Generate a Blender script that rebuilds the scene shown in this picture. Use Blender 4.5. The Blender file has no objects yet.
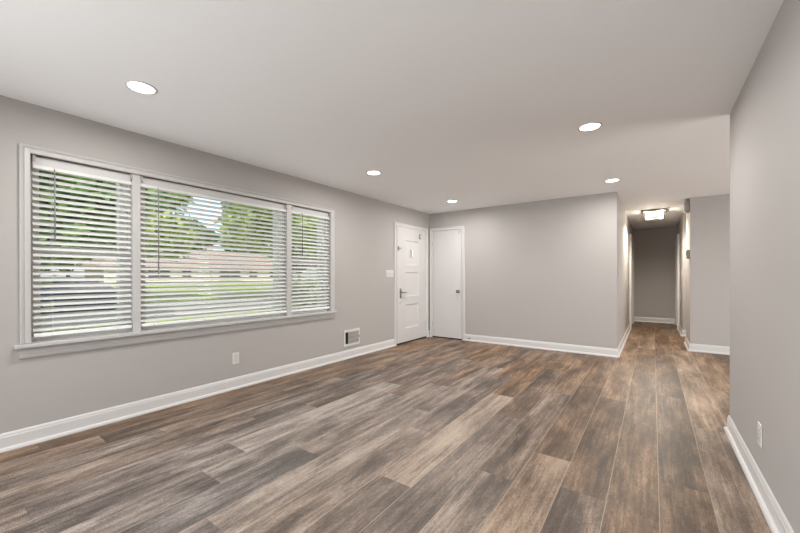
import bpy, bmesh, math, random
from mathutils import Vector, Matrix
R = math.radians
random.seed(7)
S = bpy.context.scene
COL = S.collection

# ------------------------------------------------------------------ camera
YAW, PITCH, ROLL, F_PX, CY, CAM_H = 0.6186, -0.0026, 0.0016, 355.378, 277.536, 1.1941
cam_d = bpy.data.cameras.new('camera'); cam = bpy.data.objects.new('camera', cam_d); COL.objects.link(cam)
cam_d.sensor_fit = 'HORIZONTAL'; cam_d.sensor_width = 36.0; cam_d.lens = 36.0 * F_PX / 800
cam_d.shift_y = (CY - 266.5) / 800; cam_d.clip_start = 0.05; cam_d.clip_end = 500
cam.matrix_world = (Matrix.Translation((0, 0, CAM_H)) @ Matrix.Rotation(YAW, 4, 'Z')
                    @ Matrix.Rotation(math.pi / 2 + PITCH, 4, 'X') @ Matrix.Rotation(-ROLL, 4, 'Z'))
S.camera = cam

# ------------------------------------------------------------------ world, sun, exposure
W = bpy.data.worlds.new('sky'); S.world = W; W.use_nodes = True
wn = W.node_tree.nodes; wl = W.node_tree.links; wn.clear()
sky = wn.new('ShaderNodeTexSky'); sky.sky_type = 'NISHITA'; sky.sun_disc = False
sky.sun_elevation = R(48); sky.sun_rotation = R(70); sky.air_density = 1.0; sky.dust_density = 2.0; sky.ozone_density = 1.0
hsv = wn.new('ShaderNodeHueSaturation'); hsv.inputs['Saturation'].default_value = 0.75
bg = wn.new('ShaderNodeBackground'); bg.inputs['Strength'].default_value = 0.45
wo = wn.new('ShaderNodeOutputWorld')
# soft clouds mixed over the blue
tcw = wn.new('ShaderNodeTexCoord'); nzw = wn.new('ShaderNodeTexNoise'); nzw.inputs['Scale'].default_value = 5; nzw.inputs['Detail'].default_value = 8
rpw = wn.new('ShaderNodeValToRGB'); rpw.color_ramp.elements[0].position = .45; rpw.color_ramp.elements[1].position = .62
mxw = wn.new('ShaderNodeMix'); mxw.data_type = 'RGBA'; mxw.inputs[7].default_value = (2.0, 2.15, 2.3, 1)
wl.new(tcw.outputs['Generated'], nzw.inputs['Vector']); wl.new(nzw.outputs['Fac'], rpw.inputs['Fac'])
wl.new(rpw.outputs['Color'], mxw.inputs[0]); wl.new(sky.outputs[0], hsv.inputs['Color']); wl.new(hsv.outputs[0], mxw.inputs[6])
wl.new(mxw.outputs[2], bg.inputs['Color']); wl.new(bg.outputs[0], wo.inputs['Surface'])
sun_d = bpy.data.lights.new('sun', 'SUN'); sun_d.energy = 5.5; sun_d.angle = R(1.0); sun_d.color = (1, .95, .86)
sun = bpy.data.objects.new('sun', sun_d); COL.objects.link(sun); sun.location = (5, -5, 20)
sun.rotation_euler = Vector((-.62, .30, -.85)).to_track_quat('-Z', 'Y').to_euler()
def fill_light(name, loc, rot, sx, sy, e, col):
    l = bpy.data.lights.new(name, 'AREA'); l.shape = 'RECTANGLE'; l.size = sx; l.size_y = sy; l.energy = e; l.color = col
    o = bpy.data.objects.new(name, l); COL.objects.link(o); o.location = loc; o.rotation_euler = rot; return o
fill_light('fill_light_back', (-2.05, -2.20, 1.15), (R(91), 0, R(-48)), 2.4, 1.9, 130, (.93, .97, 1))  # unseen area lamp added behind the viewer to brighten ceiling and right wall
fill_light('fill_light_kitchen', (4.22, 4.25, 1.15), (R(100), 0, R(90)), 3.1, 1.9, 120, (1, .98, .95))  # unseen area lamp added on the kitchen side as fill
RECESSED_POWER = 18.0
HALL_POWER = 95.0
S.view_settings.view_transform = 'Standard'; S.view_settings.look = 'None'
S.view_settings.exposure = 0.0; S.view_settings.gamma = 1.0; S.view_settings.use_curve_mapping = False

# ------------------------------------------------------------------ dimensions
H = 2.44
XL, YF, XC, XR, YR, YB, YH = -3.6345, 6.1154, -0.4316, 0.4815, 3.70, 7.297, 11.30
YBACK, XK = -2.4, 4.3

# ------------------------------------------------------------------ materials
def newmat(name):
    m = bpy.data.materials.new(name); m.use_nodes = True
    nt = m.node_tree; b = nt.nodes['Principled BSDF']
    return m, nt, b
def simple(name, col, rough=.5, metal=0.0, bump=0.0, bscale=60, var=0.0, spec=None):
    m, nt, b = newmat(name)
    b.inputs['Base Color'].default_value = (*col, 1); b.inputs['Roughness'].default_value = rough; b.inputs['Metallic'].default_value = metal
    if spec is not None: b.inputs['Specular IOR Level'].default_value = spec
    tc = nt.nodes.new('ShaderNodeTexCoord'); nz = nt.nodes.new('ShaderNodeTexNoise'); nz.inputs['Scale'].default_value = bscale; nz.inputs['Detail'].default_value = 4
    nt.links.new(tc.outputs['Object'], nz.inputs['Vector'])
    if bump:
        bp = nt.nodes.new('ShaderNodeBump'); bp.inputs['Strength'].default_value = bump; bp.inputs['Distance'].default_value = .002
        nt.links.new(nz.outputs['Fac'], bp.inputs['Height']); nt.links.new(bp.outputs[0], b.inputs['Normal'])
    mx = nt.nodes.new('ShaderNodeMix'); mx.data_type = 'RGBA'
    mx.inputs[6].default_value = (*[c * (1 - var) for c in col], 1); mx.inputs[7].default_value = (*[min(1, c * (1 + var)) for c in col], 1)
    nt.links.new(nz.outputs['Fac'], mx.inputs[0]); nt.links.new(mx.outputs[2], b.inputs['Base Color'])
    return m
def emit(name, col, s):
    m, nt, b = newmat(name)
    b.inputs['Base Color'].default_value = (.9, .9, .9, 1); b.inputs['Emission Color'].default_value = (*col, 1); b.inputs['Emission Strength'].default_value = s
    return m
M = {}
M['wall'] = simple('greige wall paint', (.415, .391, .375), .62, bump=.05, bscale=180, var=.012)
M['ceiling'] = simple('ceiling paint', (.885, .89, .90), .8, bump=.08, bscale=120, var=.012)
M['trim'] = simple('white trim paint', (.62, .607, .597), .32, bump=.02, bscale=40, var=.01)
M['wintrim'] = simple('shaded trim paint', (.50, .487, .477), .35, bump=.02, bscale=40, var=.01)  # white trim colour darkened to paint in the dimmer light at the windows
M['door'] = simple('white door paint', (.60, .583, .573), .38, bump=.02, bscale=40, var=.01)
M['blind'] = simple('white blind vinyl', (.66, .66, .65), .35, var=.01)
M['railwhite'] = simple('white blind rail', (.88, .88, .87), .35, var=.01)
M['cord'] = simple('blind cord', (.70, .69, .68), .8)
M['wand'] = simple('clear grey wand', (.26, .26, .25), .25)
M['vinyl'] = simple('window vinyl', (.88, .875, .865), .4)
M['strip'] = simple('mounting strip paint', (.55, .54, .53), .5)
M['plastic'] = simple('white switch plastic', (.62, .605, .59), .3)
M['slot'] = simple('dark slot', (.02, .02, .02), .6)
M['nickel'] = simple('brushed nickel', (.33, .32, .30), .32, metal=.9)
M['chrome'] = simple('polished chrome', (.30, .30, .30), .12, metal=1)
M['darkmetal'] = simple('fixture bronze metal', (.20, .18, .16), .35, metal=.8)
M['greybox'] = simple('grey chime plastic', (.34, .32, .30), .5)
M['dark'] = simple('duct interior', (.015, .015, .015), .9)
M['shadowgap'] = simple('dark door gap', (.03, .025, .02), .8)  # near-black strips paint the shadow gap under the door leaves
M['lens'] = emit('led lens', (1, .97, .92), 9)
M['hallbulb'] = emit('hall bulb', (1, .95, .86), 4)
m, nt, b = newmat('window glass'); b.inputs['Transmission Weight'].default_value = 1; b.inputs['Roughness'].default_value = 0; b.inputs['IOR'].default_value = 1.0
b.inputs['Base Color'].default_value = (.97, .99, .98, 1); b.inputs['Specular IOR Level'].default_value = .3
nt.nodes.remove(b); g1 = nt.nodes.new('ShaderNodeBsdfTransparent'); g1.inputs[0].default_value = (.93, .95, .94, 1)
g2 = nt.nodes.new('ShaderNodeBsdfGlossy'); g2.inputs['Roughness'].default_value = .02; fr = nt.nodes.new('ShaderNodeFresnel'); fr.inputs[0].default_value = 1.35
ms = nt.nodes.new('ShaderNodeMixShader'); nt.links.new(fr.outputs[0], ms.inputs[0]); nt.links.new(g1.outputs[0], ms.inputs[1]); nt.links.new(g2.outputs[0], ms.inputs[2])
nt.links.new(ms.outputs[0], nt.nodes['Material Output'].inputs[0]); M['glass'] = m
m, nt, b = newmat('crystal glass'); nt.nodes.remove(b)
g1 = nt.nodes.new('ShaderNodeBsdfTransparent'); g1.inputs[0].default_value = (.92, .9, .86, 1)
g2 = nt.nodes.new('ShaderNodeBsdfTranslucent'); g2.inputs[0].default_value = (.40, .38, .34, 1); g3 = nt.nodes.new('ShaderNodeBsdfGlossy'); g3.inputs['Roughness'].default_value = .1
ms = nt.nodes.new('ShaderNodeMixShader'); ms.inputs[0].default_value = .30; ms2 = nt.nodes.new('ShaderNodeMixShader'); ms2.inputs[0].default_value = .15
nt.links.new(g1.outputs[0], ms.inputs[1]); nt.links.new(g2.outputs[0], ms.inputs[2]); nt.links.new(ms.outputs[0], ms2.inputs[1]); nt.links.new(g3.outputs[0], ms2.inputs[2])
nt.links.new(ms2.outputs[0], nt.nodes['Material Output'].inputs[0]); M['crystal'] = m

def floor_mat():
    m, nt, b = newmat('weathered oak plank floor'); N = nt.nodes.new; Lk = nt.links.new
    tc = N('ShaderNodeTexCoord'); at = N('ShaderNodeAttribute'); at.attribute_name = 'plank'   # r = tone, g = random, b = warmth, low where window sheen is painted in
    sep = N('ShaderNodeSeparateColor'); Lk(at.outputs['Color'], sep.inputs[0])
    off = N('ShaderNodeCombineXYZ'); mul = N('ShaderNodeMath'); mul.operation = 'MULTIPLY'; mul.inputs[1].default_value = 37
    Lk(sep.outputs[1], mul.inputs[0]); Lk(mul.outputs[0], off.inputs[0]); Lk(mul.outputs[0], off.inputs[1])
    add = N('ShaderNodeVectorMath'); Lk(tc.outputs['Object'], add.inputs[0]); Lk(off.outputs[0], add.inputs[1])
    def noise(sx, sy, scale, det=6, dist=0.0, rough=.55):
        mp = N('ShaderNodeMapping'); mp.inputs['Scale'].default_value = (sx, sy, 1); Lk(add.outputs[0], mp.inputs[0])
        n = N('ShaderNodeTexNoise'); n.inputs['Scale'].default_value = scale; n.inputs['Detail'].default_value = det; n.inputs['Distortion'].default_value = dist; n.inputs['Roughness'].default_value = rough
        Lk(mp.outputs[0], n.inputs['Vector']); return n.outputs['Fac']
    def math_(op, a, c, cl=False):
        n = N('ShaderNodeMath'); n.operation = op; n.use_clamp = cl
        for i, v in enumerate((a, c)):
            if isinstance(v, (int, float)): n.inputs[i].default_value = v
            else: Lk(v, n.inputs[i])
        return n.outputs[0]
    blotch = noise(4.5, .95, 1.5, 4, .3)          # long weathered clouds
    streak = noise(30, 1.0, 1.7, 8, .7, .68)      # long thin grain
    knot = noise(9, 2.2, 1.1, 3, 2.2)             # flowing cathedral figure
    fine = noise(150, 8, 3.0, 5, .2, .75)         # fine pores
    saw = noise(22, 110, 2.0, 2, .2)              # faint cross saw marks
    v = math_('MULTIPLY', math_('SUBTRACT', blotch, .5), 1.6)
    v = math_('ADD', v, math_('MULTIPLY', math_('SUBTRACT', streak, .5), 1.2))
    v = math_('ADD', v, math_('MULTIPLY', math_('SUBTRACT', knot, .5), .6))
    v = math_('ADD', v, math_('MULTIPLY', math_('SUBTRACT', fine, .5), 1.5))
    v = math_('ADD', v, math_('MULTIPLY', math_('SUBTRACT', saw, .5), .7))
    v = math_('ADD', v, sep.outputs[0], True)
    rp = N('ShaderNodeValToRGB'); e = rp.color_ramp.elements
    e[0].position = 0; e[0].color = (.048, .032, .022, 1); e[1].position = 1; e[1].color = (.42, .325, .245, 1)
    for p_, c_ in ((.3, (.105, .071, .049, 1)), (.52, (.182, .126, .089, 1)), (.75, (.295, .213, .155, 1))):
        q = rp.color_ramp.elements.new(p_); q.color = c_
    Lk(v, rp.inputs[0])
    hs = N('ShaderNodeHueSaturation'); Lk(rp.outputs[0], hs.inputs['Color'])
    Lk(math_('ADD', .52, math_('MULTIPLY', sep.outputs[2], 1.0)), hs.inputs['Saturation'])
    # thin bevel lines between planks
    sx = N('ShaderNodeSeparateXYZ'); Lk(tc.outputs['UV'], sx.inputs[0])
    ex = math_('MINIMUM', sx.outputs[0], math_('SUBTRACT', 1.0, sx.outputs[0])); ex = math_('MULTIPLY', ex, PW)
    ey = math_('MINIMUM', sx.outputs[1], math_('SUBTRACT', 1.0, sx.outputs[1])); ey = math_('MULTIPLY', ey, PL)
    ed = ey; mr = N('ShaderNodeMapRange'); mr.inputs[1].default_value = .0006; mr.inputs[2].default_value = .0024; mr.inputs[3].default_value = .35; mr.inputs[4].default_value = 1
    Lk(ed, mr.inputs[0])
    mx = N('ShaderNodeMix'); mx.data_type = 'RGBA'; mx.inputs[6].default_value = (.07, .05, .04, 1); Lk(mr.outputs[0], mx.inputs[0]); Lk(hs.outputs[0], mx.inputs[7])
    ml = N('ShaderNodeMapRange'); ml.inputs[1].default_value = .0012; ml.inputs[2].default_value = .003; ml.inputs[3].default_value = .65; ml.inputs[4].default_value = 0
    Lk(ex, ml.inputs[0]); mw = N('ShaderNodeMix'); mw.data_type = 'RGBA'; mw.inputs[7].default_value = (.40, .32, .25, 1)
    Lk(ml.outputs[0], mw.inputs[0]); Lk(mx.outputs[2], mw.inputs[6])      # pale lines along the long edges
    Lk(mw.outputs[2], b.inputs['Base Color'])
    b.inputs['Roughness'].default_value = .46
    Lk(math_('SUBTRACT', .56, math_('MULTIPLY', fine, .2)), b.inputs['Roughness'])
    b.inputs['Specular IOR Level'].default_value = .55
    bp = N('ShaderNodeBump'); bp.inputs['Strength'].default_value = .35; bp.inputs['Distance'].default_value = .0012
    Lk(math_('ADD', math_('MULTIPLY', fine, .6), math_('ADD', mr.outputs[0], math_('MULTIPLY', saw, .25))), bp.inputs['Height']); Lk(bp.outputs[0], b.inputs['Normal'])
    return m

# ------------------------------------------------------------------ mesh helpers
class MB:
    def __init__(s): s.bm = bmesh.new(); s.smooth = False
    def quad(s, pts, smooth=False):
        f = s.bm.faces.new([s.bm.verts.new(p) for p in pts]); f.smooth = smooth; return f
    def box(s, a, c, bev=0.0, M4=None):
        x0, y0, z0 = [min(a[i], c[i]) for i in range(3)]; x1, y1, z1 = [max(a[i], c[i]) for i in range(3)]
        r = bmesh.ops.create_cube(s.bm, size=1)
        vs = r['verts']
        for v in vs: v.co = Vector(((x0 + x1) / 2 + v.co.x * (x1 - x0), (y0 + y1) / 2 + v.co.y * (y1 - y0), (z0 + z1) / 2 + v.co.z * (z1 - z0)))
        if M4 is not None:
            for v in vs: v.co = M4 @ v.co
        if bev:
            es = list({e for v in vs for e in v.link_edges})
            bmesh.ops.bevel(s.bm, geom=es, offset=bev, segments=2, profile=.5, affect='EDGES')
        return s
    def cyl(s, p0, p1, r0, r1=None, seg=20, cap=True):
        if r1 is None: r1 = r0
        p0, p1 = Vector(p0), Vector(p1); d = (p1 - p0); q = d.to_track_quat('Z', 'Y')
        A, B = [], []
        for i in range(seg):
            a = 2 * math.pi * i / seg; u = q @ Vector((math.cos(a), math.sin(a), 0))
            A.append(s.bm.verts.new(p0 + u * r0)); B.append(s.bm.verts.new(p1 + u * r1))
        for i in range(seg):
            f = s.bm.faces.new((A[i], A[(i + 1) % seg], B[(i + 1) % seg], B[i])); f.smooth = True
        if cap: s.bm.faces.new(A[::-1]); s.bm.faces.new(B)
        return s
    def lathe(s, o, ax, prof, seg=28):
        o = Vector(o); q = Vector(ax).to_track_quat('Z', 'Y'); rings = []
        for r, z in prof:
            if r < 1e-6: rings.append([s.bm.verts.new(o + q @ Vector((0, 0, z)))])
            else: rings.append([s.bm.verts.new(o + q @ Vector((r * math.cos(2 * math.pi * i / seg), r * math.sin(2 * math.pi * i / seg), z))) for i in range(seg)])
        for A, B in zip(rings, rings[1:]):
            for i in range(seg):
                j = (i + 1) % seg
                if len(A) == 1 and len(B) == 1: continue
                if len(A) == 1: f = s.bm.faces.new((A[0], B[j], B[i]))
                elif len(B) == 1: f = s.bm.faces.new((A[i], A[j], B[0]))
                else: f = s.bm.faces.new((A[i], A[j], B[j], B[i]))
                f.smooth = True
        return s
    def tube(s, pts, r, seg=8):
        pts = [Vector(p) for p in pts]; rr = r if isinstance(r, (list, tuple)) else [r] * len(pts); rings = []
        for i, p in enumerate(pts):
            d = (pts[min(i + 1, len(pts) - 1)] - pts[max(i - 1, 0)]); q = d.to_track_quat('Z', 'Y')
            rings.append([s.bm.verts.new(p + q @ Vector((rr[i] * math.cos(2 * math.pi * k / seg), rr[i] * math.sin(2 * math.pi * k / seg), 0))) for k in range(seg)])
        for A, B in zip(rings, rings[1:]):
            for k in range(seg):
                f = s.bm.faces.new((A[k], A[(k + 1) % seg], B[(k + 1) % seg], B[k])); f.smooth = True
        s.bm.faces.new(rings[0][::-1]); s.bm.faces.new(rings[-1]); return s
    def strip(s, P0, P1, U, V, prof, m0=0, m1=0):
        """sweep a closed cross-section (a, b) along P0->P1; ends shifted by mitre*a"""
        P0, P1, U, V = Vector(P0), Vector(P1), Vector(U), Vector(V); d = (P1 - P0).normalized()
        A = [s.bm.verts.new(P0 + U * a + V * b - d * (m0 * a)) for a, b in prof]
        B = [s.bm.verts.new(P1 + U * a + V * b + d * (m1 * a)) for a, b in prof]
        n = len(prof)
        for i in range(n): s.bm.faces.new((A[i], A[(i + 1) % n], B[(i + 1) % n], B[i]))
        s.bm.faces.new(A[::-1]); s.bm.faces.new(B); return s
    def build(s, name, mat, parent=None, merge=False):
        bmesh.ops.recalc_face_normals(s.bm, faces=s.bm.faces) if not s.smooth else None
        me = bpy.data.meshes.new(name); s.bm.to_mesh(me); s.bm.free()
        if mat: me.materials.append(mat)
        o = bpy.data.objects.new(name, me); COL.objects.link(o)
        if parent is not None:
            me.transform(Matrix.Translation(-root_loc(parent))); o.parent = parent
        return o
def root_loc(o):
    v = Vector((0, 0, 0))
    while o is not None: v += o.location; o = o.parent
    return v
def tag(o, label=None, cat=None, group=None, kind=None):
    for k, v in (('label', label), ('category', cat), ('group', group), ('kind', kind)):
        if v: o[k] = v
    return o
def empty(name, loc, label=None, cat=None, group=None, kind=None):
    o = bpy.data.objects.new(name, None); COL.objects.link(o); o.location = loc; o.empty_display_size = .1
    return tag(o, label, cat, group, kind)
def boxes(name, lst, mat, parent=None, kind=None, bev=0):
    b = MB()
    for a, c in lst: b.box(a, c, bev)
    o = b.build(name, mat, parent)
    if kind: o['kind'] = kind
    return o
def copy_tree(o, parent=None):
    c = o.copy(); COL.objects.link(c); c.parent = parent
    for ch in o.children: copy_tree(ch, c)
    return c

# ------------------------------------------------------------------ floor (plank faces carry tone, greyed by the windows to paint in sheen)
PW, PL, X0 = 0.2286, 1.83, 0.255
tones = {  # column: (y of one butt joint, {index from that joint: (tone, warmth)})
    -1: (3.64, {-2: (.52, .4), -1: (.54, .45), 0: (.60, .6), 1: (.6, .6)}),
    0: (4.40, {-2: (.33, .7), -1: (.29, .6), 0: (.30, .65), 1: (.36, .7), 2: (.4, .8)}),
    1: (3.45, {-2: (.40, .75), -1: (.39, .8), 0: (.32, .65), 1: (.42, .8)}),
    2: (2.17, {-1: (.36, .5), 0: (.32, .75), 1: (.56, .75)}),
    3: (2.50, {-1: (.72, .55), 0: (.34, .7), 1: (.42, .8)}),
    4: (3.9, {-2: (.42, .3), -1: (.44, .4), 0: (.52, .7)}),
    5: (3.0, {-2: (.46, .3), -1: (.44, .3), 0: (.36, .5), 1: (.5, .8)}),
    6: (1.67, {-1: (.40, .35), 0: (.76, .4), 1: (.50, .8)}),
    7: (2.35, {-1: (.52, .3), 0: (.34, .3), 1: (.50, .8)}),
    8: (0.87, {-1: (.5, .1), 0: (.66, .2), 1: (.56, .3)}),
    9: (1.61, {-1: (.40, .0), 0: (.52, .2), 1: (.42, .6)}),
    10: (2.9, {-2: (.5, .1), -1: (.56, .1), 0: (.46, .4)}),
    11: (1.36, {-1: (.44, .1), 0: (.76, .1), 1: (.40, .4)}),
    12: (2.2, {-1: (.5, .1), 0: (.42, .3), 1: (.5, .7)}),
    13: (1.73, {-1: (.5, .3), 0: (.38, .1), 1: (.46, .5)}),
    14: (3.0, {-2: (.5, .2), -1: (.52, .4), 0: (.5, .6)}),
    15: (.86, {-1: (.52, .5), 0: (.36, .5), 1: (.5, .6)}),
    16: (.56, {-1: (.46, .8), 0: (.44, .8), 1: (.44, .8)}),
}
def build_floor():
    bm = bmesh.new(); uv = bm.loops.layers.uv.new('UVMap'); data = []
    rnd = random.Random(11)
    def add(k, j0, rng_y, xlim=None):
        pass
    for k in range(-18, 18):
        x1 = X0 - PW * k; x0 = x1 - PW
        joint, tn = tones.get(k, (rnd.random() * 1.83, {}))
        for j in range(-6, 8):
            y0 = joint + PL * j; y1 = y0 + PL
            t, wm = tn.get(j, (rnd.uniform(.36, .54), rnd.uniform(.5, .95) if (k < 7 or y0 > 3.2) else rnd.uniform(.1, .3)))  # low warmth beside the windows paints their grey sheen into the planks
            for (rx0, rx1, ry0, ry1) in REG:
                a0, a1, b0, b1 = max(x0, rx0), min(x1, rx1), max(y0, ry0), min(y1, ry1)
                if a1 - a0 < 1e-4 or b1 - b0 < 1e-4: continue
                f = bm.faces.new([bm.verts.new(p) for p in ((a0, b0, 0), (a1, b0, 0), (a1, b1, 0), (a0, b1, 0))])
                for lp in f.loops: lp[uv].uv = ((lp.vert.co.x - x0) / PW, (lp.vert.co.y - y0) / PL)
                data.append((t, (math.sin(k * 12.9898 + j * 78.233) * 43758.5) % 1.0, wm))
    me = bpy.data.meshes.new('floor'); bm.to_mesh(me); bm.free()
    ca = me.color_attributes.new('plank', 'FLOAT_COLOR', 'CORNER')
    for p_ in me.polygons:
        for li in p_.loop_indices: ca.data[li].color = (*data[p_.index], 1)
    me.materials.append(floor_mat())
    o = bpy.data.objects.new('floor', me); COL.objects.link(o); o['kind'] = 'structure'
REG = [(XL, XK, YBACK, YF), (XC, XK, YF, YH)]
build_floor()
boxes('subfloor', [((XL - .3, YBACK - .2, -.25), (XK + .2, YH + .2, -.004))], simple('concrete slab', (.35, .34, .33), .9, bump=.2), kind='structure')
boxes('ceiling', [((XL - .27, YBACK - .2, H), (XK + .2, YH + .2, H + .25))], M['ceiling'], kind='structure')

# ------------------------------------------------------------------ walls
WT = .27
WY0, WY1, WZ0, WZ1 = .54, 3.45, .70, 2.085
boxes('wall_left', [((XL - WT, YBACK - .2, 0), (XL, WY0, H)), ((XL - WT, WY1, 0), (XL, YF + .12, H)),
                    ((XL - WT, WY0, 0), (XL, WY1, WZ0)), ((XL - WT, WY0, WZ1), (XL, WY1, H))], M['wall'], kind='structure')
boxes('wall_front', [((XL, YF, 0), (XC - .001, YF + .12, H))], M['wall'], kind='structure')
boxes('wall_hall_left', [((XC - .12, YF + .12, 0), (XC, YH, H))], M['wall'], kind='structure')
boxes('wall_hall_end', [((XC - .12, YH, 0), (XR + .12, YH + .12, H))], M['wall'], kind='structure')
boxes('wall_right', [((XR, YBACK, 0), (XR + .12, YR, H))], M['wall'], kind='structure')
boxes('wall_hall_right', [((XR, 9.01, 0), (XR + .12, YH, H))], M['wall'], kind='structure')
boxes('wall_passage', [((XR + .12, 9.01, 0), (XK, 9.13, H))], M['wall'], kind='structure')
boxes('wall_kitchen', [((XR, YB, 0), (XK, 8.12, H))], M['wall'], kind='structure')
boxes('wall_outer', [((XK, YBACK, 0), (XK + .15, 2.6, H)), ((XK, 5.9, 0), (XK + .15, 9.13, H)), ((XK, 2.6, 2.15), (XK + .15, 5.9, H)), ((XK, 2.6, 0), (XK + .15, 5.9, .05))], M['wall'], kind='structure')
boxes('wall_back', [((XL, YBACK - .15, 0), (-3.5, YBACK, H)), ((-.2, YBACK - .15, 0), (XK + .15, YBACK, H)), ((-3.5, YBACK - .15, 2.2), (-.2, YBACK, H)), ((-3.5, YBACK - .15, 0), (-.2, YBACK, .05))], M['wall'], kind='structure')
boxes('bounce_slab', [((-14, -16, -.3), (12, YBACK - .2, -.06)), ((XK + .2, YBACK - .2, -.3), (14, 12, -.06))], simple('pale bounce concrete', (.62, .60, .57), .9, bump=.3, bscale=20, var=.05), kind='structure')  # unseen pale slabs added to bounce sunlight up to the ceiling
def slider(name, P, D, w, z0, z1):
    t = empty(name, P, kind='structure'); P, D = Vector(P), Vector(D); nrm = Vector((-D.y, D.x, 0)) * .03
    for k in range(3):
        u0, u1 = w * k / 3, w * (k + 1) / 3; f = .05
        q = boxes('door_frame', [(P + D * a - nrm + Vector((0, 0, c)), P + D * b_ + nrm + Vector((0, 0, e))) for a, b_, c, e in
                  ((u0, u0 + f, z0, z1), (u1 - f, u1, z0, z1), (u0 + f, u1 - f, z0, z0 + f), (u0 + f, u1 - f, z1 - f, z1))], M['trim'], t)
        boxes('door_pane', [(P + D * (u0 + f) - nrm * .1 + Vector((0, 0, z0 + f)), P + D * (u1 - f) + nrm * .1 + Vector((0, 0, z1 - f)))], M['glass'], q)
slider('door_5', (-3.5, YBACK - .08, 0), (1, 0, 0), 3.3, .05, 2.2)  # unseen glazed door added in the back wall to let light in
slider('door_6', (XK + .08, 2.6, 0), (0, 1, 0), 3.3, .05, 2.15)  # unseen glazed door added on the kitchen side, also for light

# baseboards ------------------------------------------------------
BASE = [(0, 0), (.031, 0), (.031, .008), (.027, .018), (.018, .024), (.013, .025), (.013, .094), (.010, .100), (.010, .108), (.006, .118), (.003, .122), (0, .122)]
def base(name, runs):
    b = MB()
    for P0, P1, n, m0, m1 in runs: b.strip((*P0, 0.0005), (*P1, 0.0005), (*n, 0), (0, 0, 1), BASE, m0, m1)
    o = b.build(name, M['trim']); o['kind'] = 'structure'
base('baseboard_left', [((XL, YBACK), (XL, 4.93), (1, 0), -1, 0), ((XL, 6.035), (XL, YF), (1, 0), 0, -1)])
base('baseboard_front', [((-2.864, YF), (XC, YF), (0, -1), 0, 1), ((XL, YF), (-3.621, YF), (0, -1), 0, 0)])
base('baseboard_hall_left', [((XC, YF), (XC, 9.49), (1, 0), 1, 0), ((XC, 10.79), (XC, YH), (1, 0), 0, -1)])
base('baseboard_hall_end', [((XC, YH), (XR, YH), (0, -1), -1, -1)])
base('baseboard_hall_right', [((XR, 9.01), (XR, 10.03), (-1, 0), 1, 0), ((XR, 10.97), (XR, YH), (-1, 0), 0, -1), ((XR, 9.01), (XR + 1.2, 9.01), (0, -1), 1, 0)])
base('baseboard_kitchen', [((XR, YB), (XK, YB), (0, -1), 1, -1), ((XR, YB), (XR, 8.12), (-1, 0), 1, 1)])
base('baseboard_right', [((XR, YBACK), (XR, YR), (-1, 0), -1, 1), ((XR, YR), (XR + .12, YR), (0, 1), 1, 1), ((XR + .12, YBACK), (XR + .12, YR), (1, 0), -1, 1)])

# ------------------------------------------------------------------ casings
CAS = [(0, 0), (0, .012), (.006, .017), (.034, .019), (.040, .014), (.044, .019), (.058, .024), (.064, .022), (.064, 0)]
def cas_prof(w, k=1): return [(a * w / .064, b_ * k) for a, b_ in CAS]
def casing(name, P, D, y0, y1, z0, z1, n, w=.064, wr=None, parent=None, mat='trim', k=1):
    """P: point on wall, D: in-wall horizontal direction, y0..y1 inner opening along D"""
    b = MB(); P, D, n = Vector(P), Vector(D), Vector(n); Z = Vector((0, 0, 1)); wr = wr or w
    b.strip(P + D * y0 + Z * z0, P + D * y0 + Z * z1, -D, n, cas_prof(w, k), 0, 1)
    b.strip(P + D * y1 + Z * z0, P + D * y1 + Z * z1, D, n, cas_prof(wr, k), 0, w / wr)
    b.strip(P + D * y0 + Z * z1, P + D * y1 + Z * z1, Z, n, cas_prof(w, k), 1, wr / w)
    o = b.build(name, M[mat], parent)
    if not parent: o['kind'] = 'structure'
    return o

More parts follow.
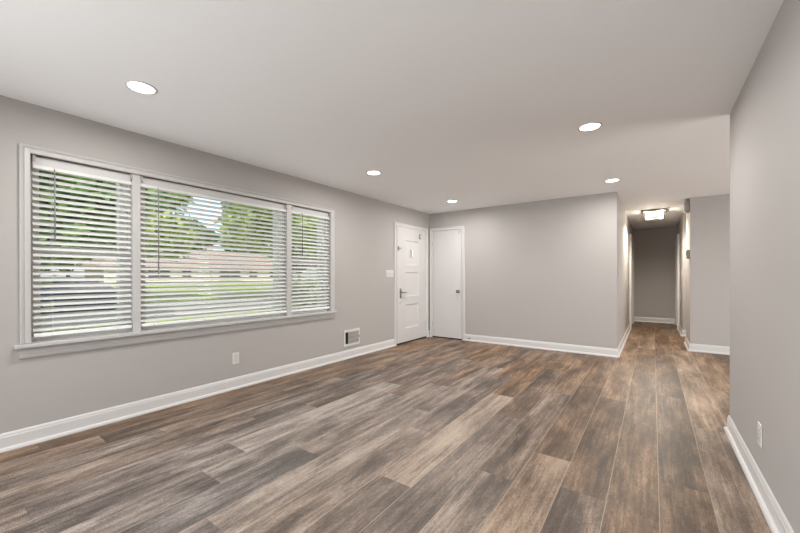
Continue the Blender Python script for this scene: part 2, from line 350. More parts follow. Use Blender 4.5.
# ------------------------------------------------------------------ windows
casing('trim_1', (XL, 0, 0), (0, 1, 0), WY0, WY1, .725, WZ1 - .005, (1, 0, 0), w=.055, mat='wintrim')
b = MB()   # stool and apron
b.box((XL - .055, .455, .695), (XL + .055, 3.515, .722), .005)
b.strip((XL, .482, .618), (XL, 3.49, .618), (0, 0, 1), (1, 0, 0), [(0, 0), (.0, .014), (.012, .020), (.03, .020), (.036, .013), (.078, .013), (.078, 0)])
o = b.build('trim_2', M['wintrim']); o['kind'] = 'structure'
GX = XL - .092
UN = [(WY0, 1.156, 'double'), (1.214, 2.738, 'single'), (2.805, WY1, 'double')]
for i, (y0, y1, kind) in enumerate(UN):
    w = empty('window_%d' % (i + 1), (GX, (y0 + y1) / 2, WZ0), kind='structure')
    xa, xb = XL - .225, XL - .069; zt = WZ1 - .004; zb = .705
    # jamb frame of the unit
    boxes('window_frame', [((xa, y0, zb), (xb, y0 + .014, zt)), ((xa, y1 - .014, zb), (xb, y1, zt)), ((xa, y1 - .05, zb + .02), (GX - .05, y1 - .014, zt)), ((xa, y0 + .014, zb + .02), (GX - .05, y0 + .05, zt)),
                           ((xa, y0 + .014, zt - .014), (xb, y1 - .014, zt)), ((xa, y0 + .014, zb), (xb - .0, y1 - .014, zb + .02))], M['vinyl'], w)
    def sash(x0, x1, za, zc, st, rb, rt):
        a, c = y0 + .014, y1 - .014
        s_ = boxes('window_sash', [((x0, a, za), (x1, a + st, zc)), ((x0, c - st, za), (x1, c, zc)),
                                   ((x0, a + st, za), (x1, c - st, za + rb)), ((x0, a + st, zc - rt), (x1, c - st, zc))], M['vinyl'], w, bev=.003)
        boxes('window_pane', [(((x0 + x1) / 2 - .003, a + st, za + rb), ((x0 + x1) / 2 + .003, c - st, zc - rt))], M['glass'], s_)
    if kind == 'double':
        sash(GX - .045, GX - .012, 1.375, zt - .014, .048, .04, .045)     # outer upper sash
        sash(GX - .010, GX + .018, zb + .02, 1.430, .048, .06, .052)     # inner lower sash
    else:
        sash(GX - .03, GX + .012, zb + .02, zt - .014, .048, .045, .045)
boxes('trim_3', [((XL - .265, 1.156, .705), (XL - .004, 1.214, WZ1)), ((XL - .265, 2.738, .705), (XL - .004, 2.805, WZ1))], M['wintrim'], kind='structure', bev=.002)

# blinds ----------------------------------------------------------
def blind(y0, y1, label, wand_y, wand_z, tilt, nl):
    xc = XL - .038
    t = empty('window_blind', (xc, (y0 + y1) / 2, .76), label, 'blind', 'white slatted blinds in the triple window')
    boxes('headrail', [((xc - .026, y0, 1.985), (xc + .028, y1, 2.010))], M['blind'], t, bev=.002)
    boxes('mounting_strip', [((xc - .020, y0, 2.012), (xc + .012, y1, 2.076))], M['strip'], t)
    b = MB(); n = 26; zt, zb = 1.952, .815; cs, sn = math.cos(tilt), math.sin(tilt)
    prof = []
    for k in range(7):
        u = -0.025 + .05 * k / 6; prof.append((u, .0022 * (1 - (u / .025) ** 2) + .0012))
    prof += [(u, v - .0026) for u, v in prof[::-1]]
    for k in range(n):
        z = zt + (zb - zt) * k / (n - 1)
        cr = [(u * cs + v * sn, -u * sn + v * cs) for u, v in prof]     # room edge (+u) hangs lower
        b.strip((xc, y0 + .002, z), (xc, y1 - .002, z), (1, 0, 0), (0, 0, 1), cr)
    b.build('slats', M['blind'], t)
    boxes('bottom_rail', [((xc - .026, y0 + .002, .757), (xc + .026, y1 - .002, .784))], M['railwhite'], t, bev=.004)
    b = MB()
    for k in range(nl):
        y = y0 + .10 + (y1 - y0 - .20) * k / (nl - 1)
        for dx in (-.0285, .0285): b.box((xc + dx - .001, y - .0007, .775), (xc + dx + .001, y + .0007, 1.984))
        b.box((xc + .0255, y - .006, .757), (xc + .0275, y + .006, .769))
    b.build('ladder_cord', M['cord'], t)
    b = MB(); xw = xc + .041
    b.cyl((xw, wand_y, 1.985), (xw, wand_y, wand_z), .0042, seg=8); b.cyl((xw, wand_y, wand_z), (xw, wand_y, wand_z - .03), .006, .005, seg=8)
    b.cyl((xw, wand_y, 1.985), (xc + .029, wand_y, 2.003), .003, seg=6)
    b.build('tilt_wand', M['wand'], t)
    for yy, s_ in ((y0, 1), (y1, -1)):
        boxes('mounting_bracket', [((xc + .031, yy - .001 * s_, 2.03), (xc + .036, yy + .014 * s_, 2.076))], M['greybox'], t)
blind(.554, 1.153, 'white slatted blind in the left-hand narrow double-hung window', .668, 1.50, R(37), 2)
blind(1.217, 2.735, 'wide white slatted blind covering the large middle picture window', 1.349, 1.25, R(37), 4)
blind(2.809, 3.444, 'white slatted blind in the right-hand narrow window, nearest the front door', 2.965, 1.50, R(37), 2)

# ------------------------------------------------------------------ doors
def panel_leaf(name, P, D, n, y0, y1, z0, z1, rects, depth, bev, thick, mat, parent=None):
    """door leaf with sunk panels; P on the wall plane, face pushed to P"""
    b = MB(); P, D, n = Vector(P), Vector(D), Vector(n)
    def pt(y, z, d): return P + D * y + Vector((0, 0, z)) - n * d
    ys = sorted({y0, y1} | {v for r in rects for v in r[:2]}); zs = sorted({z0, z1} | {v for r in rects for v in r[2:]})
    for i in range(len(ys) - 1):
        for j in range(len(zs) - 1):
            a, c, e, f = ys[i], ys[i + 1], zs[j], zs[j + 1]
            if any(abs(a - r[0]) < 1e-6 and abs(e - r[2]) < 1e-6 for r in rects):
                I = [(a + bev, e + bev), (c - bev, e + bev), (c - bev, f - bev), (a + bev, f - bev)]
                O = [(a, e), (c, e), (c, f), (a, f)]
                for k in range(4):
                    q = (k + 1) % 4
                    b.quad([pt(*O[k], 0), pt(*O[q], 0), pt(*I[q], depth), pt(*I[k], depth)])
                b.quad([pt(*v, depth) for v in I])
            else: b.quad([pt(a, e, 0), pt(c, e, 0), pt(c, f, 0), pt(a, f, 0)])
    bmesh.ops.remove_doubles(b.bm, verts=b.bm.verts, dist=1e-5)
    for O in ([(y0, z0), (y1, z0)], [(y1, z0), (y1, z1)], [(y1, z1), (y0, z1)], [(y0, z1), (y0, z0)]):
        b.quad([pt(*O[0], 0), pt(*O[1], 0), pt(*O[1], thick), pt(*O[0], thick)])
    b.quad([pt(y0, z0, thick), pt(y1, z0, thick), pt(y1, z1, thick), pt(y0, z1, thick)])
    bmesh.ops.remove_doubles(b.bm, verts=b.bm.verts, dist=1e-5)
    return b.build(name, mat, parent)

# front door, standing a few millimetres proud of the wall
d1 = empty('door_1', (XL, 5.47, 0), kind='structure')
boxes('door_frame', [((XL, 4.985, .0), (XL + .004, 5.968, 2.085))], M['trim'], d1)
rects = [(5.255, 5.69, 1.40, 1.845), (5.255, 5.69, .835, 1.27), (5.255, 5.69, .265, .69)]
panel_leaf('door_leaf', (XL + .016, 0, 0), (0, 1, 0), (1, 0, 0), 4.998, 5.95, .028, 2.068, rects, .013, .016, .014, M['door'], d1)
boxes('door_gap', [((XL + .0005, 4.99, .001), (XL + .022, 5.96, .026))], M['shadowgap'], d1)
casing('door_casing', (XL, 0, 0), (0, 1, 0), 4.985, 5.968, .0, 2.078, (1, 0, 0), w=.06, parent=d1, wr=.064)
FX = XL + .016
def hinge(parent, p, n, axis):
    b = MB(); p = Vector(p); n = Vector(n)
    b.cyl(p + n * .006 - Vector((0, 0, .045)), p + n * .006 + Vector((0, 0, .045)), .006, seg=10)
    a = Vector(axis); q = [p - a * .016, p + a * .016]
    b.box(q[0] - Vector((0, 0, .043)) + n * .0005, q[1] + Vector((0, 0, .043)) + n * .003)
    b.build('hinge', M['strip'], parent)
for z in (1.79, 1.07, .30): hinge(d1, (FX, 5.952, z), (1, 0, 0), (0, 1, 0))
hd = MB(); hd.box((FX, 5.062, .815), (FX + .008, 5.122, .985), .004)
hl = hd.build('handle_plate', M['nickel'], d1)
b = MB(); b.cyl((FX + .008, 5.092, .915), (FX + .045, 5.092, .915), .013); b.tube([(FX + .045, 5.085, .915), (FX + .052, 5.11, .916), (FX + .052, 5.17, .914), (FX + .046, 5.235, .909)], [.010, .010, .008, .007])
b.build('handle', M['nickel'], hl)
b = MB(); b.cyl((FX, 5.10, .755), (FX + .012, 5.10, .755), .024); b.cyl((FX + .012, 5.10, .755), (FX + .02, 5.10, .755), .008)
b.build('lower_lock_cover', M['door'], d1)
b = MB(); b.box((FX, 5.012, 1.645), (FX + .014, 5.042, 1.725), .003); b.box((FX + .002, 5.045, 1.688), (FX + .016, 5.105, 1.70), .002); b.cyl((FX + .014, 5.027, 1.66), (FX + .022, 5.027, 1.66), .006, seg=10)
b.build('night_latch', M['nickel'], d1)
b = MB(); b.box((FX - .008, 5.415, 1.55), (FX + .004, 5.495, 1.69), .003); v_ = b.build('peephole_cover', M['trim'], d1)
boxes('peephole_glass', [((FX + .0035, 5.425, 1.565), (FX + .0055, 5.452, 1.675))], M['greybox'], v_)
boxes('peephole_door', [((FX + .004, 5.456, 1.562), (FX + .014, 5.488, 1.68))], simple('bright white enamel', (.95, .95, .94), .2), v_, bev=.002)
b = MB(); pts = []
for k in range(15):
    a = R(50 + 260 * k / 14); pts.append((FX + .012, 5.735 - .035 * math.cos(a) * -1, 1.955 + .042 * math.sin(a)))
b.tube(pts, .007); b.cyl((FX, 5.70, 1.955), (FX + .014, 5.70, 1.955), .010, seg=12); b.box((FX, 5.705, 1.905), (FX + .012, 5.76, 1.93), .002)
b.build('wreath_hook', M['nickel'], d1)

# closet door
d2 = empty('door_2', (-3.24, YF, 0), kind='structure')
panel_leaf('door_leaf', (0, YF - .012, 0), (1, 0, 0), (0, -1, 0), -3.545, -2.925, .022, 2.08, [], .005, .01, .010, M['door'], d2)
boxes('door_gap', [((-3.555, YF - .017, .001), (-2.92, YF - .0005, .02))], M['shadowgap'], d2)
casing('door_casing', (0, YF, 0), (1, 0, 0), -3.552, -2.918, .0, 2.087, (0, -1, 0), w=.058, parent=d2)
for z in (1.85, .30): hinge(d2, (-3.548, YF - .012, z), (0, -1, 0), (1, 0, 0))
b = MB(); b.lathe((-2.992, YF - .012, .915), (0, -1, 0), [(0, 0), (.032, 0), (.032, .004), (.026, .008), (.012, .010), (.010, .028), (.016, .034), (.026, .044), (.028, .054), (.024, .062), (.012, .067), (0, .068)])
kn = b.build('door_knob', M['chrome'], d2)
b = MB(); b.cyl((-2.992, YF - .012, .79), (-2.992, YF - .016, .79), .014); b.box((-3.0, YF - .020, .75), (-2.984, YF - .012, .82), .002); b.build('keyhole_cover', M['plastic'], d2)
b = MB(); b.tube([(-2.968, YF - .014, 2.045), (-2.966, YF - .035, 2.05), (-2.955, YF - .038, 2.03), (-2.972, YF - .034, 2.012), (-2.985, YF - .03, 2.005)], .0045); b.cyl((-2.968, YF - .012, 2.045), (-2.968, YF - .018, 2.045), .009, seg=12)
b.build('coat_hook', M['nickel'], d2)

# hall doors
for i, (x, n, a0, a1) in enumerate(((XC, (1, 0, 0), 9.56, 10.72), (XR, (-1, 0, 0), 10.10, 10.90))):
    d = empty('door_%d' % (i + 3), (x, (a0 + a1) / 2, 0), kind='structure'); nx = n[0]
    panel_leaf('door_leaf', (x + nx * .008, 0, 0), (0, 1, 0), n, a0 + .006, a1 - .006, .012, 2.06, [], .005, .01, .0075, M['door'], d)
    casing('door_casing', (x, 0, 0), (0, 1, 0), a0, a1, .0, 2.07, n, w=.064, parent=d, k=1.7)

# ------------------------------------------------------------------ wall fittings
def plate(name, P, D, n, w, h, label, cat, kind):
    P, D, n = Vector(P), Vector(D), Vector(n); Z = Vector((0, 0, 1))
    t = empty(name, P, label, cat)
    def bx(b, u0, u1, z0, z1, d0, d1, bev=0): b.box(P + D * u0 + Z * z0 + n * d0, P + D * u1 + Z * z1 + n * d1, bev)
    b = MB(); bx(b, -w / 2, w / 2, -h / 2, h / 2, 0.0005, .007, .0025); cp = b.build('cover_plate', M['plastic'], t)
    if kind == 'outlet':
        for s_ in (1, -1):
            b = MB(); bx(b, -.017, .017, s_ * .021 - .014, s_ * .021 + .014, .0072, .0095, .001); so = b.build('socket', M['plastic'], t)
            b = MB()
            for u in (-.0065, .0065): bx(b, u - .0014, u + .0014, s_ * .021 - .002, s_ * .021 + .008, .0092, .0098)
            bx(b, -.0025, .0025, s_ * .021 - .010, s_ * .021 - .006, .0092, .0098)
            b.build('slot', M['slot'], so)
        b = MB(); b.cyl(P + n * .007, P + n * .0085, .003, seg=10); b.build('screw', M['nickel'], t)
    else:
        k = kind
        for q in range(k):
            u = (q - (k - 1) / 2) * .046
            b = MB(); bx(b, u - .006, u + .006, -.012, .012, .006, .0085); bx(b, u - .004, u + .004, .0, .010, .0085, .018, .001); b.build('toggle', M['plastic'], t)
    return t
plate('wall_outlet', (XL, 2.073, .325), (0, 1, 0), (1, 0, 0), .076, .122, 'white double outlet low on the window wall below the picture window', 'outlet', 'outlet')
plate('wall_outlet', (XR, 2.728, .325), (0, 1, 0), (-1, 0, 0), .076, .122, 'white double outlet on the bare right wall above the baseboard', 'outlet', 'outlet')
plate('light_switch', (XL, 4.806, 1.245), (0, 1, 0), (1, 0, 0), .205, .122, 'wide white switch plate beside the handle side of the front door', 'light switch', 4)
plate('light_switch', (XC, 6.476, 1.25), (0, 1, 0), (1, 0, 0), .075, .12, 'small white switch on the left hall wall just past the corner', 'light switch', 1)
plate('light_switch', (XR, 9.25, 1.25), (0, 1, 0), (-1, 0, 0), .075, .12, 'small white switch on the right hall wall past the side opening', 'light switch', 1)

# register grille
vy0, vy1, vz0, vz1 = 3.70, 4.04, .178, .418
t = empty('wall_register', (XL, (vy0 + vy1) / 2, (vz0 + vz1) / 2), 'white metal air vent low on the wall between window and front door', 'air vent')
b = MB(); fw = .035
for (a, c) in (((vy0, vz0), (vy1, vz0 + fw)), ((vy0, vz1 - fw), (vy1, vz1)), ((vy0, vz0 + fw), (vy0 + fw * .8, vz1 - fw)), ((vy1 - fw * .8, vz0 + fw), (vy1, vz1 - fw))):
    b.box((XL + .0005, *a), (XL + .012, *c), .002)
b.build('frame', M['plastic'], t)
boxes('duct_opening', [((XL + .0006, vy0 + fw * .8, vz0 + fw), (XL + .0016, vy1 - fw * .8, vz1 - fw))], M['dark'], t)
b = MB(); ya, yb = vy0 + .028, vy1 - .028; za, zb = vz0 + .035, vz1 - .035
for k in range(4):   # right-hand bank of vertical blades and the closed middle damper
    y = ya + .075 + (yb - ya - .075) * k / 4
for k in range(13):
    y = ya + .082 + k * .0155
    if y > yb - .004: break
    b.box((XL + .003, y, za), (XL + .011, y + .009, zb))
for z in (za + (zb - za) * .33, za + (zb - za) * .66): b.box((XL + .004, ya + .072, z), (XL + .012, yb, z + .007))
b.box((XL + .003, ya + .064, za), (XL + .012, ya + .076, zb)); b.box((XL + .003, ya + .205, za), (XL + .012, ya + .222, zb))
b.build('louvers', simple('grey louver paint', (.42, .40, .38), .4), t)
b = MB(); b.box((XL + .010, yb + .006, (vz0 + vz1) / 2 - .012), (XL + .024, yb + .014, (vz0 + vz1) / 2 + .014), .002); b.build('lever', M['nickel'], t)

# door stop on baseboard
t = empty('door_stop', (-2.755, YF - .013, .055), 'small spring door stop on the baseboard right of the closet door', 'door stop')
b = MB(); b.cyl((-2.755, YF - .0135, .055), (-2.755, YF - .02, .055), .011, seg=12); b.build('base_plate', M['nickel'], t)
b = MB(); b.tube([(-2.755 + .005 * math.cos(k * 1.1), YF - .02 - .0009 * k, .055 + .005 * math.sin(k * 1.1)) for k in range(56)], .0016, seg=5); b.build('spring', M['nickel'], t)
b = MB(); b.cyl((-2.755, YF - .069, .055), (-2.755, YF - .082, .055), .008, .007, seg=12); b.build('rubber_tip', M['slot'], t)

# door chime and thermostat on the end of the stub wall
t = empty('door_chime', (XR, 7.42, 2.33), 'grey door chime box mounted just under the ceiling beside the hallway', 'door chime')
boxes('housing', [((XR - .062, 7.33, 2.235), (XR - .0005, 7.53, 2.415))], M['greybox'], t, bev=.006)
boxes('grille', [((XR - .066, 7.36 + .03 * k, 2.26), (XR - .0615, 7.372 + .03 * k, 2.39)) for k in range(5)], M['greybox'], t)
t = empty('thermostat', (XR, 7.39, 1.54), 'grey thermostat at eye height on the wall corner below the door chime', 'thermostat')
boxes('housing', [((XR - .040, 7.335, 1.475), (XR - .0005, 7.45, 1.615))], M['greybox'], t, bev=.005)
boxes('display', [((XR - .0425, 7.355, 1.545), (XR - .0395, 7.43, 1.59))], M['slot'], t)

# ------------------------------------------------------------------ lights
def recessed(loc, label):
    t = empty('recessed_light', loc, label, 'ceiling light', 'recessed ceiling lights')
    x, y, z = loc
    b = MB(); b.lathe((x, y, z), (0, 0, -1), [(.090, -.0005), (.090, .002), (.085, .005), (.076, .006), (.073, .003), (.073, .0)], 40); b.build('trim_ring', M['trim'], t)
    b = MB(); b.lathe((x, y, z), (0, 0, -1), [(.0725, .0005), (.0725, .004), (.06, .0065), (.03, .008), (0, .0085)], 40); b.build('lens', M['lens'], t)
    l = bpy.data.lights.new('bulb', 'AREA'); l.shape = 'DISK'; l.size = .15; l.energy = RECESSED_POWER; l.spread = R(176); l.color = (1, .975, .95)
    o = bpy.data.objects.new('bulb', l); COL.objects.link(o); o.parent = t; o.location = (0, 0, -.012)
    return t
A = recessed((-2.738, .92, H), 'bright round recessed light nearest the left window, largest in view')
for loc, lab in (((-2.724, 3.29, H), 'round recessed light along the window wall, midway to the front door'),
                 ((-2.70, 5.29, H), 'small round recessed light in front of the two white doors'),
                 ((-.428, 3.33, H), 'round recessed light on the right half of the ceiling, nearer the viewer'),
                 ((-.431, 5.36, H), 'round recessed light just before the corner of the hallway wall')):
    c = copy_tree(A); c.location = loc; c['label'] = lab
for loc, lab in (((-.43, .92, H), 'round recessed light above the viewer, out of view'), ((-2.73, -1.35, H), 'round recessed light behind the viewer by the window wall'),
                 ((-.43, -1.35, H), 'round recessed light behind the viewer by the right wall'), ((2.4, 2.6, H), 'unseen round recessed light added in the kitchen, near half'), ((2.4, 5.4, H), 'unseen round recessed light added in the kitchen, far half')):  # kitchen pair is unseen, added for more light
    c = copy_tree(A); c.location = loc; c['label'] = lab

# hall flush-mount crystal light
hx, hy = .02, 8.32
t = empty('flush_ceiling_light', (hx, hy, H), 'rectangular flush ceiling light with glowing crystal panels in the hallway', 'ceiling light')
boxes('base_frame', [((hx - .20, hy - .20, H - .03), (hx + .20, hy - .17, H - .0005)), ((hx - .20, hy + .17, H - .022), (hx + .20, hy + .20, H - .0005)),
                     ((hx - .20, hy - .17, H - .022), (hx - .17, hy + .17, H - .0005)), ((hx + .17, hy - .17, H - .022), (hx + .20, hy + .17, H - .0005))], M['darkmetal'], t)
boxes('frame_rods', [((hx + sx * .15 - .006, hy + sy * .15 - .004, H - .145), (hx + sx * .15 + .006, hy + sy * .15 + .004, H - .001)) for sx in (-1, 1) for sy in (-1, 1)]
      + [((hx - .154, hy + s_ * .15 - .004, H - .149), (hx + .154, hy + s_ * .15 + .004, H - .141)) for s_ in (-1, 1)]
      + [((hx + s_ * .15 - .004, hy - .15, H - .149), (hx + s_ * .15 + .004, hy + .15, H - .141)) for s_ in (-1, 1)], M['darkmetal'], t)
b = MB()
for k in range(8):
    u = -.135 + k * .0355
    for s_ in (-1, 1):
        b.box((hx + u, hy + s_ * .140 - .004, H - .138), (hx + u + .03, hy + s_ * .140 + .004, H - .028), .002)
        b.box((hx + s_ * .140 - .004, hy + u, H - .138), (hx + s_ * .140 + .004, hy + u + .03, H - .028), .002)
    b.box((hx + u, hy - .13, H - .141), (hx + u + .03, hy + .13, H - .136), .002)
b.build('crystal_panels', M['crystal'], t)
b = MB(); b.box((hx - .09, hy - .02, H - .03), (hx + .09, hy + .02, H - .001), .004); b.build('socket_bar', M['darkmetal'], t)
for s_ in (-1, 1):
    b = MB(); b.lathe((hx + s_ * .06, hy, H - .03), (0, 0, -1), [(.012, 0), (.013, .012), (.024, .03), (.027, .045), (.020, .062), (0, .07)], 16); b.build('bulb', M['hallbulb'], t)
    l = bpy.data.lights.new('bulb_glow', 'POINT'); l.shadow_soft_size = .025; l.energy = HALL_POWER * .12; l.color = (1, .93, .82)
    o = bpy.data.objects.new('bulb_glow', l); COL.objects.link(o); o.parent = t; o.location = (s_ * .115, 0, -.075)

l = bpy.data.lights.new('bulb_downlight', 'SPOT'); l.shadow_soft_size = .02; l.spot_size = R(165); l.spot_blend = .6; l.energy = HALL_POWER * 1.75; l.color = (1, .90, .77)
o = bpy.data.objects.new('bulb_downlight', l); COL.objects.link(o); o.parent = t; o.location = (0, 0, -.152)

# ------------------------------------------------------------------ outdoors
def gz(x, y): return -.5 + .75 * max(0, min(1, (-x - 26) / 30)) + .02 * math.sin(x * .35) * math.cos(y * .3)
m, nt, bs = newmat('lawn grass'); N = nt.nodes.new
tc = N('ShaderNodeTexCoord'); n1 = N('ShaderNodeTexNoise'); n1.inputs['Scale'].default_value = .6; n1.inputs['Detail'].default_value = 10; n1.inputs['Roughness'].default_value = .75
rp = N('ShaderNodeValToRGB'); rp.color_ramp.elements[0].position = .3; rp.color_ramp.elements[0].color = (.16, .24, .05, 1); rp.color_ramp.elements[1].position = .7; rp.color_ramp.elements[1].color = (.42, .50, .17, 1)
nt.links.new(tc.outputs['Object'], n1.inputs['Vector']); nt.links.new(n1.outputs['Fac'], rp.inputs[0]); nt.links.new(rp.outputs[0], bs.inputs['Base Color']); bs.inputs['Roughness'].default_value = .9
M['lawn'] = m
bm = bmesh.new(); nx_, ny_ = 60, 70; vs = {}
for i in range(nx_ + 1):
    for j in range(ny_ + 1):
        x = -3.95 - i * 2.2; y = -40 + j * 2.4; vs[i, j] = bm.verts.new((x, y, gz(x, y)))
for i in range(nx_):
    for j in range(ny_): f = bm.faces.new((vs[i, j], vs[i, j + 1], vs[i + 1, j + 1], vs[i + 1, j])); f.smooth = True
me = bpy.data.meshes.new('lawn'); bm.to_mesh(me); bm.free(); me.materials.append(M['lawn']); o = bpy.data.objects.new('lawn', me); COL.objects.link(o); o['kind'] = 'structure'
boxes('road', [((-26, -40, -.55), (-19, 120, -.445))], simple('pale asphalt', (.42, .41, .40), .9, bump=.3, bscale=30, var=.1), kind='structure')
boxes('sidewalk', [((-17.2, -40, -.55), (-15.9, 120, -.435))], simple('concrete', (.58, .56, .53), .9, bump=.3, bscale=20, var=.06), kind='structure')

# ranch house across the street
def house():
    X, y0, y1, z0 = -55, 14.5, 41.5, .15
    t = empty('ranch_house', (X - 4, (y0 + y1) / 2, z0), 'long low brick house with pale pinkish roof across the street', 'house')
    brick, nt, bs = newmat('red brown brick'); br = nt.nodes.new('ShaderNodeTexBrick'); br.inputs['Scale'].default_value = 3; br.inputs['Color1'].default_value = (.42, .27, .21, 1); br.inputs['Color2'].default_value = (.50, .36, .29, 1); br.inputs['Mortar'].default_value = (.6, .55, .5, 1)
    tc = nt.nodes.new('ShaderNodeTexCoord'); mp = nt.nodes.new('ShaderNodeMapping'); mp.inputs['Rotation'].default_value = (R(90), 0, R(90))
    nt.links.new(tc.outputs['Object'], mp.inputs[0]); nt.links.new(mp.outputs[0], br.inputs['Vector']); nt.links.new(br.outputs[0], bs.inputs['Base Color']); bs.inputs['Roughness'].default_value = .9
    boxes('walls', [((X - 8, y0, z0 - .3), (X, y1, z0 + 2.45))], brick, t)
    b = MB(); ze, zr = z0 + 2.4, z0 + 5.2; e = .6
    a = [(X + e, y0 - e, ze), (X + e, y1 + e, ze), (X - 8 - e, y1 + e, ze), (X - 8 - e, y0 - e, ze)]; r = [(X - 4, y0 + 2.4, zr), (X - 4, y1 - 2.4, zr)]
    b.quad([a[0], a[1], r[1], r[0]]); b.quad([a[1], a[2], r[1]]); b.quad([a[2], a[3], r[0], r[1]]); b.quad([a[3], a[0], r[0]]); b.quad(a)
    lo = [(x, y, z - .2) for x, y, z in a]
    for k in range(4): b.quad([a[k], a[(k + 1) % 4], lo[(k + 1) % 4], lo[k]])
    b.build('roof', simple('pinkish grey shingles', (.31, .23, .20), .9, bump=.4, bscale=14, var=.12), t)
    wg = simple('dark house glass', (.03, .035, .04), .1)
    for y, w_, h_, zc in ((17, 1.6, 1.2, 1.45), (20.5, 2.6, 1.4, 1.4), (24, 1.2, 1.2, 1.5), (30.5, 3.4, 1.6, 1.35), (34.5, 1.4, 1.2, 1.5), (38.5, 1.6, 1.2, 1.5)):
        w = boxes('house_window', [((X, y - w_ / 2 - .08, z0 + zc - h_ / 2 - .08), (X + .06, y + w_ / 2 + .08, z0 + zc + h_ / 2 + .08))], M['trim'], t)
        boxes('glazing', [((X + .05, y - w_ / 2, z0 + zc - h_ / 2), (X + .08, y - .04, z0 + zc + h_ / 2)), ((X + .05, y + .04, z0 + zc - h_ / 2), (X + .08, y + w_ / 2, z0 + zc + h_ / 2))], wg, w)
    boxes('front_door', [((X, 26.6, z0), (X + .08, 27.6, z0 + 2.1))], simple('painted door', (.45, .38, .33), .5), t)
    boxes('chimney', [((X - 5.2, 29, z0 + 3.5), (X - 4.2, 30, z0 + 5.9))], brick, t)
house()

# car parked on the street
def car():
    cx, cy, z0 = -22.6, 5.2, -.445
    t = empty('parked_car', (cx, cy, z0), 'dark blue car parked on the street outside the left window', 'car')
    paint = simple('dark blue car paint', (.03, .05, .11), .2, metal=.3); glass = simple('car window tint', (.10, .13, .17), .08)
    def sweep(prof, hw, name, mat, taper=1.0, parent=t):
        b = MB(); n = len(prof); sec = []
        for x, s_ in ((-hw, .94), (-hw * .9, 1), (hw * .9, 1), (hw, .94)):
            cz = sum(p[1] for p in prof) / n
            sec.append([b.bm.verts.new((cx + x * (1 - (1 - taper) * max(0, (z - .95)) / .5), cy + y * s_, z0 + cz + (z - cz) * s_)) for y, z in prof])
        for A, B in zip(sec, sec[1:]):
            for i in range(n): b.bm.faces.new((A[i], A[(i + 1) % n], B[(i + 1) % n], B[i]))
        b.bm.faces.new(sec[0][::-1]); b.bm.faces.new(sec[-1])
        return b.build(name, mat, parent)
    body = [(-2.25, .32), (-2.28, .62), (-2.15, .88), (-1.3, .97), (1.2, .97), (2.0, .86), (2.25, .66), (2.25, .34), (1.75, .25), (-1.75, .25)]
    sweep(body, .88, 'body', paint)
    cab = [(-1.95, .94), (-1.35, 1.36), (-.9, 1.44), (.35, 1.44), (1.25, .94)]
    sweep(cab, .80, 'cabin', glass, .8)
    b = MB(); b.box((cx - .58, cy - 1.2, z0 + 1.43), (cx + .58, cy + .35, z0 + 1.475), .015)
    for s_ in (-1, 1): b.box((cx + s_ * .70 - .03, cy - .45, z0 + .95), (cx + s_ * .70 + .03, cy - .38, z0 + 1.44))
    b.build('roof_panel', paint, t)
    for s_ in (-1, 1):
        for y in (-1.4, 1.4):
            b = MB(); b.cyl((cx + s_ * .70, cy + y, z0 + .32), (cx + s_ * .90, cy + y, z0 + .32), .32, seg=24); w = b.build('wheel', simple('tyre rubber', (.03, .03, .03), .8), t)
            b = MB(); b.cyl((cx + s_ * .895, cy + y, z0 + .32), (cx + s_ * .912, cy + y, z0 + .32), .20, .18, seg=20); b.build('hubcap', M['chrome'], w)
        b = MB(); b.box((cx + s_ * .62 - .15, cy + 2.12, z0 + .62), (cx + s_ * .62 + .15, cy + 2.26, z0 + .74), .02); b.build('headlight', M['plastic'], t)
    for y in (-.2, .75): boxes('door_handle', [((cx + .885, cy + y, z0 + .80), (cx + .90, cy + y + .2, z0 + .83))], M['chrome'], t)
car()

# trees
def leaf_mat(name, c0, c1):
    m, nt, bs = newmat(name); N = nt.nodes.new; g = N('ShaderNodeTexCoord'); n = N('ShaderNodeTexNoise'); n.inputs['Scale'].default_value = 1.4; n.inputs['Detail'].default_value = 6
    rp = N('ShaderNodeValToRGB'); rp.color_ramp.elements[0].position = .35; rp.color_ramp.elements[0].color = (*c0, 1); rp.color_ramp.elements[1].position = .65; rp.color_ramp.elements[1].color = (*c1, 1)
    nt.links.new(g.outputs['Object'], n.inputs['Vector']); nt.links.new(n.outputs['Fac'], rp.inputs[0]); nt.links.new(rp.outputs[0], bs.inputs['Base Color']); bs.inputs['Roughness'].default_value = .55
    tr = N('ShaderNodeBsdfTranslucent'); mx = N('ShaderNodeMixShader'); mx.inputs[0].default_value = .4; nt.links.new(rp.outputs[0], tr.inputs[0])
    nt.links.new(bs.outputs[0], mx.inputs[1]); nt.links.new(tr.outputs[0], mx.inputs[2]); nt.links.new(mx.outputs[0], nt.nodes['Material Output'].inputs[0]); return m
LM = [leaf_mat('bright maple leaves', (.22, .36, .07), (.62, .70, .24)), leaf_mat('deep green leaves', (.07, .16, .07), (.34, .48, .17))]
BARK = simple('bark', (.16, .12, .09), .9, bump=.6, bscale=12, var=.3)
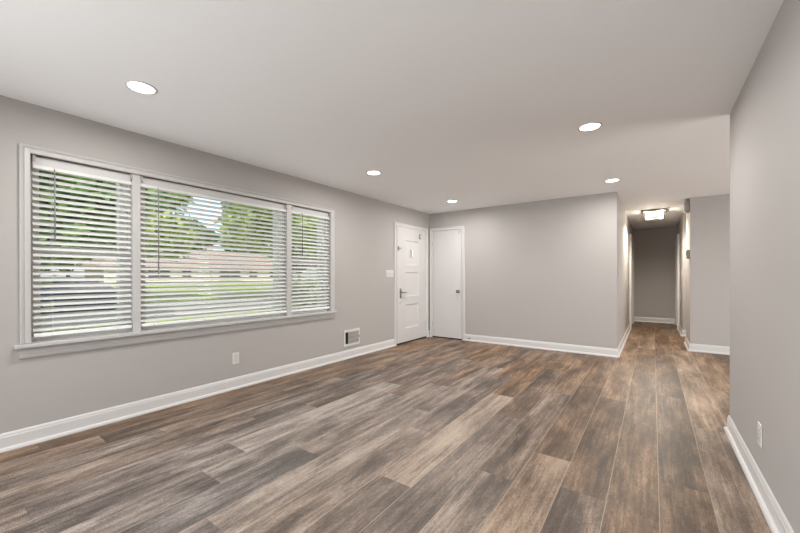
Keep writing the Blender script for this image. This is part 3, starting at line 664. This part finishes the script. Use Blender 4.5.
def make_tree(name, hgt, rad, base_z, n, mat, label, seed, leaf=.28, loc=(0, 0, 0)):
    rnd = random.Random(seed); t = empty(name, loc, label, 'tree', 'trees outside the windows'); L = Vector(loc)
    b = MB(); th = base_z + rad * .8; tips = []
    b.tube([L + Vector((0, 0, -.3)), L + Vector((.05, .04, th * .4)), L + Vector((-.05, .08, th)), L + Vector((.02, 0, hgt * .8))], [hgt * .03, hgt * .024, hgt * .018, .04])
    cl = []
    for k in range(22):
        a = rnd.uniform(0, 6.28); zz = rnd.uniform(base_z + .15 * (hgt - base_z), hgt * .92); f = 1 - abs((zz - (base_z + hgt) / 2) / ((hgt - base_z) / 2)) ** 2 * .6
        r = rad * rnd.uniform(.35, .8) * f; p = L + Vector((math.cos(a) * r, math.sin(a) * r, zz)); cl.append((p, rad * rnd.uniform(.32, .55)))
        b.tube([L + Vector((0, 0, max(base_z * .7, zz - r * .8))), (L + Vector((0, 0, zz - r * .3)) + p) / 2, p], [hgt * .009, hgt * .006, .015], 5)
    cl.append((L + Vector((0, 0, (base_z + hgt) / 2)), rad * .6))
    b.build('trunk', BARK, t)
    b = MB(); b.smooth = True
    for k in range(n):
        c, cr = rnd.choice(cl); d = Vector((rnd.gauss(0, 1), rnd.gauss(0, 1), rnd.gauss(0, 1))).normalized() * cr * rnd.random() ** .45
        d.z *= .75; p = c + d; u = Vector((rnd.gauss(0, 1), rnd.gauss(0, 1), rnd.gauss(0, .6))).normalized(); w_ = u.cross(Vector((rnd.gauss(0, 1), rnd.gauss(0, 1), rnd.gauss(0, 1)))).normalized()
        s_ = leaf * rnd.uniform(.6, 1.3)
        b.quad([p - u * s_, p + w_ * s_ * .55, p + u * s_, p - w_ * s_ * .55])
    b.build('foliage', mat, t); return t
def polar(a, r): return (-r * math.sin(R(a)), r * math.cos(R(a)))
T1 = [(82.6, 16.3, 9.5, 3.7, 1.9, 1, 'broad dark green tree at the left of the left window view'),
      (73.2, 30, 13, 4.3, 2.4, 0, 'leafy tree across the street behind the first window post'),
      (52.8, 28, 13, 4.9, 3.3, 0, 'tall leafy tree hiding behind the second window post'),
      (44.2, 20, 9, 3.0, 1.2, 0, 'leafy tree standing toward the right edge of the right-hand window')]
for i, (a, r, hg, rd, bz, mi, lab) in enumerate(T1):
    x, y = polar(a, r); z = gz(x, y)
    make_tree('leafy_tree', hg, rd, bz, 9000, LM[mi], lab, 20 + i, leaf=.15 + r * .006, loc=(x, y, z))
BK = [(86, 62, 'tall tree on the horizon left of the house'), (78.5, 74, 'tall tree on the skyline left of the brick house'), (71.5, 80, 'tall tree behind the left end of the brick house'),
      (65.2, 92, 'lower tree directly behind the brick house'), (58.3, 80, 'tree rising behind the middle of the brick house roof'), (51.3, 88, 'tall tree behind the right end of the brick house'),
      (44.5, 78, 'tree on the skyline in the right-hand window')]
first = None
for i, (a, r, lab) in enumerate(BK):
    x, y = polar(a, r)
    if first is None: o = first = make_tree('background_tree', 13, 5.6, 1.0, 6000, LM[1], lab, 77, leaf=.5, loc=(x, y, .25))
    else: o = copy_tree(first); o.location = (x, y, .25); o.rotation_euler.z = i * 1.3; o['label'] = lab
    o['group'] = 'trees behind the house across the street'
    k = 1.0 if i == 3 else 1.2 + .12 * (i % 3); o.scale = (1, 1, k)
# hedge shrubs near the road
for i, (a, r, lab) in enumerate(((51.0, 17, 'dark round shrub on the lawn in the right-hand window'), (79.5, 27.5, 'dark round shrub across the street behind the parked car'))):
    x, y = polar(a, r); o = make_tree('round_shrub', 1.5, .9, .05, 1500, LM[1], lab, 90 + i, leaf=.10, loc=(x, y, gz(x, y))); o['category'] = 'shrub'; o['group'] = 'shrubs on the lawns'
